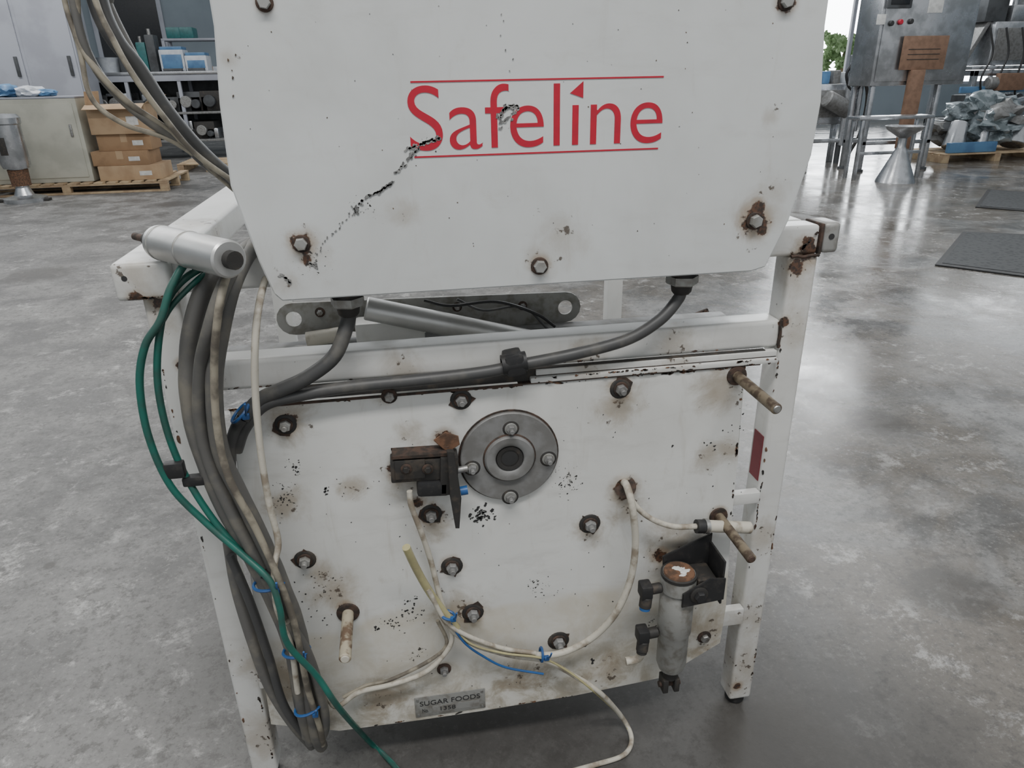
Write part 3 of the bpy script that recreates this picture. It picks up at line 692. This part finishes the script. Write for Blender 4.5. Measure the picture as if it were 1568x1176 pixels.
mb=MB(); mb.box((WL-.2,WF,0),(WL,WB+.2,H),mwall); mb.done('wall_left')
mb=MB(); mb.box((WR,WF,0),(WR+.2,WB+.2,H),mwall); mb.done('wall_right')
mb=MB()
n=5
for i in range(n+1):
    x=D0+(D1-D0)*i/n; mb.box((x-.05,WB+.03,.85),(x+.05,WB+.13,4.6),M['lgrey'],.01)
for z in (.85,4.5): mb.box((D0,WB+.04,z),(D1,WB+.12,z+.08),M['lgrey'],.01)
mb.done('window_1')
mb=MB()
mb.box((-30,WB+.3,-.2),(60,WB+60,-.1),mat('outdoor_paving',(.5,.5,.48),None,.8)); mb.done('ground_outside')
c=W(1296,75,45); tr=group('tree',(c.x,45,-.1)); mb=MB()
mb.cyl((c.x,45,-.1),(c.x,45,c.z),.25,M['wood'],r2=.15)
for i in range(26): mb.blob((c.x+random.uniform(-1.8,1.6),45+random.uniform(-1,1),c.z+random.uniform(-1.0,.9)),random.uniform(.22,.45),M['leaf'],1.0,4)
mb.done('trunk_and_crown',tr)
# ================================================================== BACKGROUND LEFT
def Yg(u,v): return G(u,v).y
Y=Yg(120,298); a=W(-60,298,Y).x; b_=W(256,280,Y).x
mb=MB(); DP=1.15
for i in range(3):
    yy=Y+i*(DP-.09)/2
    for x in (a,(a+b_)/2-.05,b_-.1): mb.box((x,yy,.022),(x+.1,yy+.09,.10),M['wood'],.004)
    mb.box((a,yy,0),(b_,yy+.09,.022),M['wood'],.003); mb.box((a,yy,.10),(b_,yy+.09,.118),M['wood'],.003)
k=int((b_-a)/.16)
for i in range(k+1):
    x=a+(b_-a-.11)*i/k; mb.box((x,Y,.1185),(x+.11,Y+DP,.14),M['wood'],.003)
mb.done('wooden_pallet')
mb=MB(); Yc=Y+.15; p=W(-50,150,Yc); q=W(114,150,Yc)
mb.box((p.x,Yc,.1405),(q.x,Yc+.8,q.z),M['cream'],.015); mb.box((p.x+.06,Yc-.012,.2),(q.x-.05,Yc,q.z-.06),M['cream'],.006)
mb.box((q.x-.14,Yc-.03,.7),(q.x-.11,Yc-.01,.85),M['steel'],.005)
mb.box((p.x,Yc+.0,q.z),(q.x,Yc+.8,q.z+.02),M['lgrey'],.004)
mb.done('enamel_cabinet')
zt_=q.z+.022
pbg=group('plastic_bag',(p.x,Yc,zt_)); mb=MB()
for u,v,s_,mt in [(10,140,.16,M['bluep']),(45,138,.14,M['whitep']),(70,142,.1,M['bluep']),(-20,140,.18,M['whitep'])]:
    c=W(u,v,Yc+.3); mb.blob((c.x,Yc+.3,zt_+s_*.42),(s_*1.3,s_,s_*.5),mt,.5,2.5,zmin=zt_)
mb.done('film_folds',pbg)
def carton(name,u0_,v0_,u1_,v1_,Yq,dep,mt,z0=None,rot=0,open_=False):
    a=W(u0_,v1_,Yq); b_=W(u1_,v0_,Yq); h=b_.z-a.z; z0=a.z if z0 is None else z0; z1=z0+h
    mb=MB(); c=Vector(((a.x+b_.x)/2,Yq+dep/2,z0)); mx=Matrix.Translation(c)@Matrix.Rotation(rot,4,'Z')@Matrix.Translation(-c)
    mb.box((a.x,Yq,z0),(b_.x,Yq+dep,z1),mt,.006,mx)
    mb.box((a.x+(b_.x-a.x)*.44,Yq-.001,z1-.1),(a.x+(b_.x-a.x)*.56,Yq+.01,z1+.002),M['card2'],0,mx)
    mb.box((a.x+(b_.x-a.x)*.65,Yq-.002,z0+(z1-z0)*.3),(a.x+(b_.x-a.x)*.85,Yq+.001,z0+(z1-z0)*.6),M['paper'],0,mx)
    if open_:
        w=b_.x-a.x
        mb.obox((b_.x,Yq+dep/2,z1),(b_.x+.16,Yq+dep/2,z1+.10),dep,.005,mt,0,Vector((0,0,1)))
        mb.obox((a.x+.01,Yq+dep/2,z1),(a.x+.03,Yq+dep/2,z1+.16),dep,.005,mt,0,Vector((1,0,0)))
        mb.obox(((a.x+b_.x)/2,Yq,z1),((a.x+b_.x)/2,Yq-.14,z1-.05),w,.005,mt,0,Vector((0,0,1)))
    mb.done(name); return z1
z=carton('cardboard_box',150,236,240,262,Y+.12,.6,M['card2'],.1405,.02)
z=carton('cardboard_box',140,215,222,240,Y+.15,.55,M['card'],z+.001,-.02)
z=carton('cardboard_box',148,188,224,216,Y+.2,.5,M['card'],z+.001,.02)
z=carton('cardboard_box',136,142,216,190,Y+.15,.5,M['card2'],z+.001,-.01,True)
Yk=Yg(45,308); mb=MB(); a=W(40,306,Yk); px=S(1,40,250,Yk)
mb.lathe([(0,0),(30*px,0),(30*px,6*px),(14*px,10*px),(9*px,22*px),(12*px,30*px),(12*px,50*px),(0,50*px)],(a.x,Yk,0),(0,0,1),M['stain'],28)
mb.lathe([(0,24*px),(13*px,24*px),(14*px,48*px),(0,48*px)],(a.x,Yk,0),(0,0,1),M['orust'],20)
mb.lathe([(0,50*px),(18*px,50*px),(20*px,56*px),(20*px,112*px),(22*px,114*px),(22*px,122*px),(18*px,127*px),(0,128*px)],(a.x,Yk,0),(0,0,1),M['stain'],32)
mb.sweep([(a.x-18*px,Yk,105*px),(a.x-38*px,Yk,107*px),(a.x-44*px,Yk,90*px),(a.x-42*px,Yk,40*px),(a.x-40*px,Yk,9*px)],5*px,M['stain'])
mb.box((a.x-.06,Yk-20.5*px,70*px),(a.x+.02,Yk-19.6*px,95*px),M['darkm'],.002)
mb.box((a.x-50*px,Yk-.05,0),(a.x+35*px,Yk+.05,.03),M['darkm'],.005)
mb.done('stainless_filter_canister')
Yd=Y+3.6
mb=MB(); a=W(-160,0,Yd).x; b_=W(98,0,Yd).x
mb.box((a,Yd,.1),(b_,Yd+.7,2.9),M['lgrey'],.01); mb.box((a,Yd+.05,0),(b_,Yd+.65,.1),M['dgrey'])
for i in range(3):
    x=a+(b_-a)*i/3; mb.box((x+.03,Yd-.02,.2),(x+(b_-a)/3-.03,Yd,2.8),M['lgrey'],.008); mb.box((x+(b_-a)/3-.15,Yd-.05,1.45),(x+(b_-a)/3-.1,Yd-.02,1.75),M['dgrey'],.005)
mb.done('tall_storage_cabinet')
mb=MB(); a=W(150,40,WB).x; b_=W(246,40,WB).x
mb.box((a,WB-.03,0),(b_,WB-.005,3.6),M['screen']); mb.box((a-.1,WB-.06,0),(a,WB-.001,3.7),M['lgrey'],.01); mb.box((b_,WB-.06,0),(b_+.1,WB-.001,3.7),M['lgrey'],.01); mb.box((a,WB-.06,3.6),(b_,WB-.001,3.7),M['lgrey'],.01)
mb.done('door_1')
Yq=max(13.3,Yd+.85); a=W(102,112,Yq); b_=W(350,112,Yq); bz=W(225,110,Yq).z; dep=.9
mb=MB(); mb.box((a.x,Yq,bz-.05),(b_.x,Yq+dep,bz),M['stain'],.006)
xs_=[a.x+.02,a.x+(b_.x-a.x)*.33,a.x+(b_.x-a.x)*.66,b_.x-.08]
for x in xs_:
    for yy in (Yq+.03,Yq+dep-.09): mb.box((x,yy,0),(x+.06,yy+.06,bz-.05),M['lgrey'],.005)
for z in (.30,.78): mb.box((a.x,Yq+.02,z),(b_.x,Yq+dep-.02,z+.04),M['galv'],.005)
mb.box((a.x,Yq+.02,bz-.16),(b_.x,Yq+.06,bz-.05),M['lgrey'],.005)
mb.box((a.x+.02,Yq+dep-.03,.3),(b_.x-.02,Yq+dep-.02,bz-.05),M['dgrey'])
for zz_ in (.34,.82):
    for i in range(11):
        x=a.x+.1+i*(b_.x-a.x-.5)/11; s_=random.uniform(.18,.36); mm_=random.choice(['dgrey','galv','darkm','black','stain','dgrey'])
        mb.box((x,Yq+.15,zz_),(x+s_*1.2,Yq+.7,zz_+s_),M[mm_],.02); mb.cyl((x+s_*.5,Yq+.15,zz_+s_*.5),(x+s_*.5,Yq+.02,zz_+s_*.5),s_*.3,M[random.choice(['steel','dgrey'])],bev=.01)
mb.done('steel_workbench')
for k,(u,w_,h_) in enumerate([(246,.42,.36),(284,.38,.26)]):
    mb=MB(); c=W(u,100,Yq+.2); mb.box((c.x,Yq+.2,bz+.001),(c.x+w_,Yq+.6,bz+h_),M['whitep'],.02); mb.box((c.x+.04,Yq+.19,bz+.05),(c.x+w_-.04,Yq+.2,bz+h_-.08),M['bluep'],.005)
    mb.box((c.x+.02,Yq+.22,bz+h_),(c.x+w_-.02,Yq+.58,bz+h_+.05),M['bluep'],.01)
    mb.box((c.x+.05,Yq+.10,bz+.001),(c.x+w_-.05,Yq+.2,bz+.05),M['dgrey'],.005); mb.done('bench_printer')
for i in range(2):
    mb=MB(); c=W(130+i*36,100,Yq+.4); mb.lathe([(0,0),(.15,0),(.20,.24),(.21,.25),(.18,.23),(.14,.02),(0,.02)],(c.x,Yq+.45,bz+.001),(0,0,1),M[['teal','whitep'][i]],20)
    mb.done('plastic_bin')
mb=MB()
for i in range(4):
    c=W(186+i*15,100,Yq+.4); mb.box((c.x,Yq+.3,bz+.001),(c.x+.16,Yq+.6,bz+.25+i*.12),M[['dgrey','darkm','teal','dgrey'][i]],.02); mb.cyl((c.x+.07,Yq+.4,bz+.2+i*.12),(c.x+.07,Yq+.4,bz+.35+i*.12),.03,M['steel'])
mb.done('bench_tools')
mb=MB(); Ys=Yq+1.5; a=W(246,60,Ys).x; b_=W(352,60,Ys).x; zs=W(290,62,Ys).z
for x in (a,b_-.06):
    for yy in (Ys,Ys+.5): mb.box((x,yy,0),(x+.06,yy+.06,zs),M['lgrey'],.005)
for z in (.5,1.3,zs): mb.box((a,Ys,z),(b_,Ys+.56,z+.04),M['lgrey'],.005)
for i in range(4):
    x=a+.1+i*(b_-a-.3)/4
    if i<2: mb.box((x,Ys+.05,zs+.04),(x+.26,Ys+.45,zs+.24),M['teal'],.03)
    mb.box((x,Ys+.05,1.34),(x+.3,Ys+.45,1.6),M[random.choice(['whitep','card','dgrey'])],.03)
mb.done('storage_rack')
Yp=11.3; mb=MB(); a=W(262,210,Yp).x; b_=W(350,210,Yp).x
for x in (a,(a+b_)/2,b_-.1): mb.box((x,Yp,0),(x+.1,Yp+.9,.11),M['wood'],.004)
for i in range(6): mb.box((a,Yp+i*.16,.11),(b_,Yp+i*.16+.1,.13),M['wood'],.003)
mb.done('wooden_pallet')
# ================================================================== BACKGROUND RIGHT
Yq=Yg(1360,262); cc=group('control_cabinet',W(1400,262,Yq)); mb=MB()
p=W(1332,132,Yq); q=W(1474,132,Yq); zc0=p.z
mb.box((p.x,Yq,zc0),(q.x,Yq+.5,zc0+1.55),M['stain'],.012); mb.box((p.x+.04,Yq-.02,zc0+.05),(q.x-.04,Yq,zc0+1.5),M['stain'],.01)
a=W(1355,13,Yq); b_=W(1398,-20,Yq); mb.box((a.x,Yq-.05,a.z),(b_.x,Yq-.02,b_.z),M['dgrey'],.01); mb.box((a.x+.04,Yq-.055,a.z+.04),(b_.x-.04,Yq-.05,b_.z-.02),M['screen'],.003)
a=W(1418,20,Yq); b_=W(1446,-10,Yq); mb.box((a.x,Yq-.03,a.z),(b_.x,Yq-.02,b_.z),M['paper'],.002)
a=W(1334,38,Yq); b_=W(1350,22,Yq); mb.box((a.x+.05,Yq-.03,a.z),(b_.x+.05,Yq-.02,b_.z),M['paper'],.002)
for u,v,mt in ((1376,34,M['red']),(1362,36,M['ink']),(1392,33,M['ink'])): c=W(u,v,Yq); mb.cyl((c.x,Yq-.02,c.z),(c.x,Yq-.06,c.z),.032,mt,bev=.008)
for z in (.25,1.3): mb.box((q.x-.005,Yq+.1,zc0+z),(q.x+.02,Yq+.2,zc0+z+.12),M['steel'],.004)
mb.done('enclosure',cc); mb=MB()
for x in (p.x+.05,q.x-.35):
    for yy in (Yq+.03,Yq+.42): mb.box((x,yy,.03),(x+.06,yy+.06,zc0),M['stain'],.006); mb.cyl((x+.03,yy+.03,0),(x+.03,yy+.03,.03),.06,M['dgrey'])
for yy in (Yq+.03,Yq+.42): mb.box((p.x+.05,yy,.35),(q.x-.29,yy+.05,.4),M['stain'],.005)
mb.done('stand_legs',cc); mb=MB()
a=W(1388,55,Yq-.1); b_=W(1446,106,Yq-.1)
mb.box((a.x,Yq-.08,b_.z),(b_.x,Yq-.055,a.z),M['brown'],.004)
for zf in (.3,.45,.6): mb.box((a.x+.08,Yq-.083,b_.z+(a.z-b_.z)*zf),(b_.x-.1,Yq-.079,b_.z+(a.z-b_.z)*zf+.008),M['darkm'])
c=W(1398,150,Yq-.1); mb.box((c.x-.09,Yq-.12,.30),(c.x+.10,Yq-.03,b_.z),M['brown'],.01)
mb.done('brown_board_panel',cc)
Yf=Yg(1372,278); c=W(1370,278,Yf)
fu=group('stainless_funnel',(c.x,Yf,0)); mb=MB()
mb.lathe([(0,0),(.23,0),(.225,.02),(.06,.40),(.05,.42),(.05,.52),(.20,.62),(.22,.66),(.205,.66),(.05,.53),(0,.53)],(c.x,Yf,0),(0,0,1),M['stain'],32)
mb.done('cone_body',fu)
tb=MB(); a=W(1326,200,Yf+.1).x; b_=W(1442,200,Yf+.1).x
tb.box((a,Yf+.26,.72),(b_,Yf+.52,.76),M['stain'],.006)
for x in (a+.05,b_-.1):
    for yy in (Yf+.27,Yf+.46): tb.box((x,yy,0),(x+.04,yy+.04,.72),M['stain'],.004)
tb.box((a+.05,Yf+.28,.30),(b_-.06,Yf+.30,.34),M['stain'],.004); tb.done('low_steel_table')
Yq2=Yg(1280,248); mt_=group('process_machine',W(1270,248,Yq2)); mb=MB()
a=W(1225,130,Yq2); b_=W(1300,130,Yq2)
mb.box((a.x,Yq2,.55),(b_.x,Yq2+.9,a.z),M['stain'],.02); mb.box((a.x+.05,Yq2-.02,.65),(b_.x-.05,Yq2,a.z-.08),M['galv'],.01)
for x in (a.x+.05,b_.x-.12):
    for yy in (Yq2+.05,Yq2+.75): mb.box((x,yy,.0),(x+.07,yy+.07,.55),M['stain'],.005)
mb.done('body',mt_); mb=MB()
for i in range(3):
    c=W(1290+i*9,150,Yq2); mb.cyl((c.x,Yq2-.12,.25+.1*i),(c.x,Yq2-.12,1.5+.2*i),.045,M['stain'],bev=.01)
mb.sweep([W(1308,95,Yq2-.15),W(1296,115,Yq2-.15),W(1305,140,Yq2-.15),W(1322,120,Yq2-.15),W(1310,98,Yq2-.15)],.02,M['black'])
mb.sweep([W(1310,100,Yq2-.2),W(1328,140,Yq2-.2),W(1318,200,Yq2-.2),W(1300,235,Yq2-.2)],.025,M['darkm'])
mb.cyl(W(1265,150,Yq2-.15),W(1300,170,Yq2-.15),.12,M['galv'],bev=.02)
mb.box((a.x,Yq2-.15,.3),(b_.x+.25,Yq2-.05,.36),M['stain'],.005)
for i in (0,1): mb.cyl((a.x+.2+i*.5,Yq2-.1,0),(a.x+.2+i*.5,Yq2-.1,.3),.04,M['dgrey'])
for i in range(5): c=W(1240+i*16,110,Yq2+.4); mb.box((c.x,Yq2+.3,a.z),(c.x+.12,Yq2+.5,a.z+random.uniform(.1,.3)),M[random.choice(['whitep','galv','dgrey','bluep'])],.02)
mb.done('pipework',mt_)
Yr=Yg(1500,236); pm=group('packaging_machine',W(1540,236,Yr+1)); mb=MB()
a=W(1490,120,Yr+1.0).x; b_=a+3.4; y0=Yr+1.0; y1=Yr+2.0
for x in (a,a+1.6,b_-.09):
    for yy in (y0,y1-.09): mb.box((x,yy,0),(x+.09,yy+.09,1.25),M['stain'],.008)
for z in (.35,1.16):
    for yy in (y0,y1-.09): mb.box((a,yy,z),(b_,yy+.09,z+.09),M['stain'],.006)
    mb.box((a,y0,z+.02),(a+.09,y1,z+.08),M['stain'],.005)
mb.box((a-.1,y0-.05,1.26),(b_,y1,1.32),M['stain'],.008)
mb.box((a-.25,y0-.08,.9),(a+1.5,y0-.03,1.0),M['bluep'],.01)
mb.done('base_frame',pm); mb=MB()
mb.box((a+.3,y0+.1,1.325),(a+1.0,y1-.1,2.0),M['stain'],.02); mb.box((a+.36,y0+.08,1.4),(a+.94,y0+.1,1.9),M['galv'],.01)
mb.lathe([(0,0),(.14,0),(.5,.55),(.52,.9),(.5,.9),(.48,.56),(.12,.02),(0,.02)],(a+1.55,y0+.5,1.75),(0,0,1),M['stain'],32)
mb.cyl((a+1.55,y0+.5,1.325),(a+1.55,y0+.5,1.78),.13,M['stain'],bev=.01)
mb.obox((a-.05,y0+.4,1.36),(a+.45,y0+.4,2.35),.35,.07,M['galv'],.01)
mb.box((a+.15,y0+.2,2.0),(a+.55,y0+.6,2.35),M['dgrey'],.02); mb.box((a+.6,y0+.15,2.0),(a+.9,y0+.5,2.25),M['stain'],.02)
mb.cyl((a+.75,y0+.3,2.25),(a+.75,y0+.3,2.7),.05,M['stain']); mb.cyl((a+.3,y0+.4,2.35),(a+.3,y0+.4,2.85),.03,M['steel'])
mb.box((a+1.0,y0+.2,1.325),(a+1.3,y0+.5,1.6),M['darkm'],.02)
mb.box((a+.5,y0+.0,2.55),(a+1.0,y0+.2,2.75),M['yel'],.02); mb.cyl((a+.95,y0+.1,2.0),(a+.95,y0+.1,2.6),.03,M['steel'])
mb.cyl((a+.2,y0-.1,1.05),(a+.9,y0-.1,1.05),.10,M['galv'],bev=.02); mb.cyl((a+.9,y0-.1,1.05),(a+1.2,y0-.1,1.05),.07,M['dgrey'],bev=.02)
mb.cyl((a+.1,y0+.3,.45),(a+1.3,y0+.3,.75),.12,M['stain'],bev=.02)
mb.box((a+.3,y0+.25,.445),(a+1.2,y0+.8,.85),M['dgrey'],.03)
mb.box((a+.35,y0-.20,.93),(a+.85,y0-.085,1.2),M['brown'],.01)
for i in range(4): mb.sweep([(a+.1+i*.3,y0-.02,1.9),(a+.18+i*.3,y0-.1,1.5),(a+.05+i*.34,y0-.12,1.1),(a+.3+i*.3,y0-.02,.7)],.016,M['black'])
mb.done('hopper_and_drives',pm)
Yz=Yg(1500,248); mb=MB(); a=W(1445,240,Yz).x; b_=W(1600,240,Yz).x
for x in (a,(a+b_)/2,b_-.1): mb.box((x,Yz,0),(x+.1,Yz+.95,.11),M['wood'],.004)
for i in range(7): mb.box((a,Yz+i*.14,.11),(b_,Yz+i*.14+.09,.13),M['wood'],.003)
mb.done('wooden_pallet')
sc_=group('wrapped_machine_parts',((a+b_)/2,Yz+.5,.14)); mb=MB()
for i in range(16):
    x=random.uniform(a+.25,b_-.3); s_=random.uniform(.14,.26); z=.14+s_*.9+random.uniform(0,.4)
    mb.blob((x,Yz+random.uniform(.3,.65),z),(s_*1.4,s_,s_*.8),random.choice([M['bag'],M['bag'],M['bag'],M['dgrey'],M['galv']]),.7,1.8,zmin=.135)
for x,z0_,z1_,r_ in ((a+.3,.19,.55,.16),(a+.75,.17,.7,.10),(b_-.4,.20,.5,.18)):
    mb.cyl((x,Yz+.22,z0_),(x+.1,Yz+.3,z1_),r_,M['stain'],r2=r_*.7,bev=.01)
mb.box((a+.1,Yz+.05,.135),(a+.9,Yz+.12,.28),M['bluep'],.01)
mb.done('parts_under_film',sc_)
def mat_rug(pts):
    t=NT('rubber_mat_mat')
    ch=t.n('ShaderNodeTexVoronoi'); ch.inputs['Scale'].default_value=26; t.l(t.obj(),ch.inputs['Vector'])
    t.l(t.mix(t.step(ch.outputs['Distance'],.25,.45),(.014,.016,.017),(.04,.042,.044)),t.b.inputs['Base Color'])
    t.b.inputs['Roughness'].default_value=.7; t.bump(ch.outputs['Distance'],.6,.004)
    mb=MB(); P=[G(u,v) for u,v in pts]; mb.prismz(P,0.0005,.010,M['black'],.003)
    c=sum(P,Vector())/len(P); mb.prismz([c+(p-c)*.91 for p in P],.010,.013,t.m,.001); mb.done('floor_mat')
mat_rug([(1431,407),(1640,434),(1660,364),(1474,356)])
mat_rug([(1493,318),(1640,330),(1640,300),(1512,291)])
# ================================================================== LIGHT
w=bpy.data.worlds.new('World'); bpy.context.scene.world=w; w.use_nodes=True; nt=w.node_tree; bg=nt.nodes['Background']
tc=nt.nodes.new('ShaderNodeTexCoord'); sp=nt.nodes.new('ShaderNodeSeparateXYZ'); nt.links.new(tc.outputs['Generated'],sp.inputs[0])
def mr(src,a,b,c,d):
    x=nt.nodes.new('ShaderNodeMapRange'); nt.links.new(src,x.inputs['Value'])
    for k,v in zip(('From Min','From Max','To Min','To Max'),(a,b,c,d)): x.inputs[k].default_value=v
    return x.outputs['Result']
lo=mr(sp.outputs['Z'],.18,.30,1,0); fy=mr(sp.outputs['Y'],.3,.6,0,1)
mm=nt.nodes.new('ShaderNodeMath'); mm.operation='MULTIPLY'; nt.links.new(lo,mm.inputs[0]); nt.links.new(fy,mm.inputs[1])
ad=nt.nodes.new('ShaderNodeMath'); ad.operation='MULTIPLY_ADD'; nt.links.new(mm.outputs[0],ad.inputs[0]); ad.inputs[1].default_value=11.0; ad.inputs[2].default_value=.64
bg.inputs['Color'].default_value=(.93,.97,1,1); nt.links.new(ad.outputs[0],bg.inputs['Strength'])
def area(name,loc,rot,sx_,sy_,e,col=(1,1,1)):
    l=bpy.data.lights.new(name,'AREA'); l.shape='RECTANGLE'; l.size=sx_; l.size_y=sy_; l.energy=e; l.color=col
    o=bpy.data.objects.new(name,l); o.location=loc; o.rotation_euler=rot; bpy.context.scene.collection.objects.link(o)
area('ceiling_light',(0,-2.0,4.8),(0,0,0),4,.5,210,(1,.98,.95))
area('ceiling_light',(-2,4,4.8),(0,0,0),5,.6,200,(1,.98,.95))
area('ceiling_light',(5,6.5,4.8),(0,0,0),.5,5,200,(.95,.98,1))
area('ceiling_light',(8.6,12.5,4.8),(0,0,0),.35,4,260,(.95,.98,1))
area('ceiling_light',(-6,10,4.8),(0,0,0),5,.5,200)
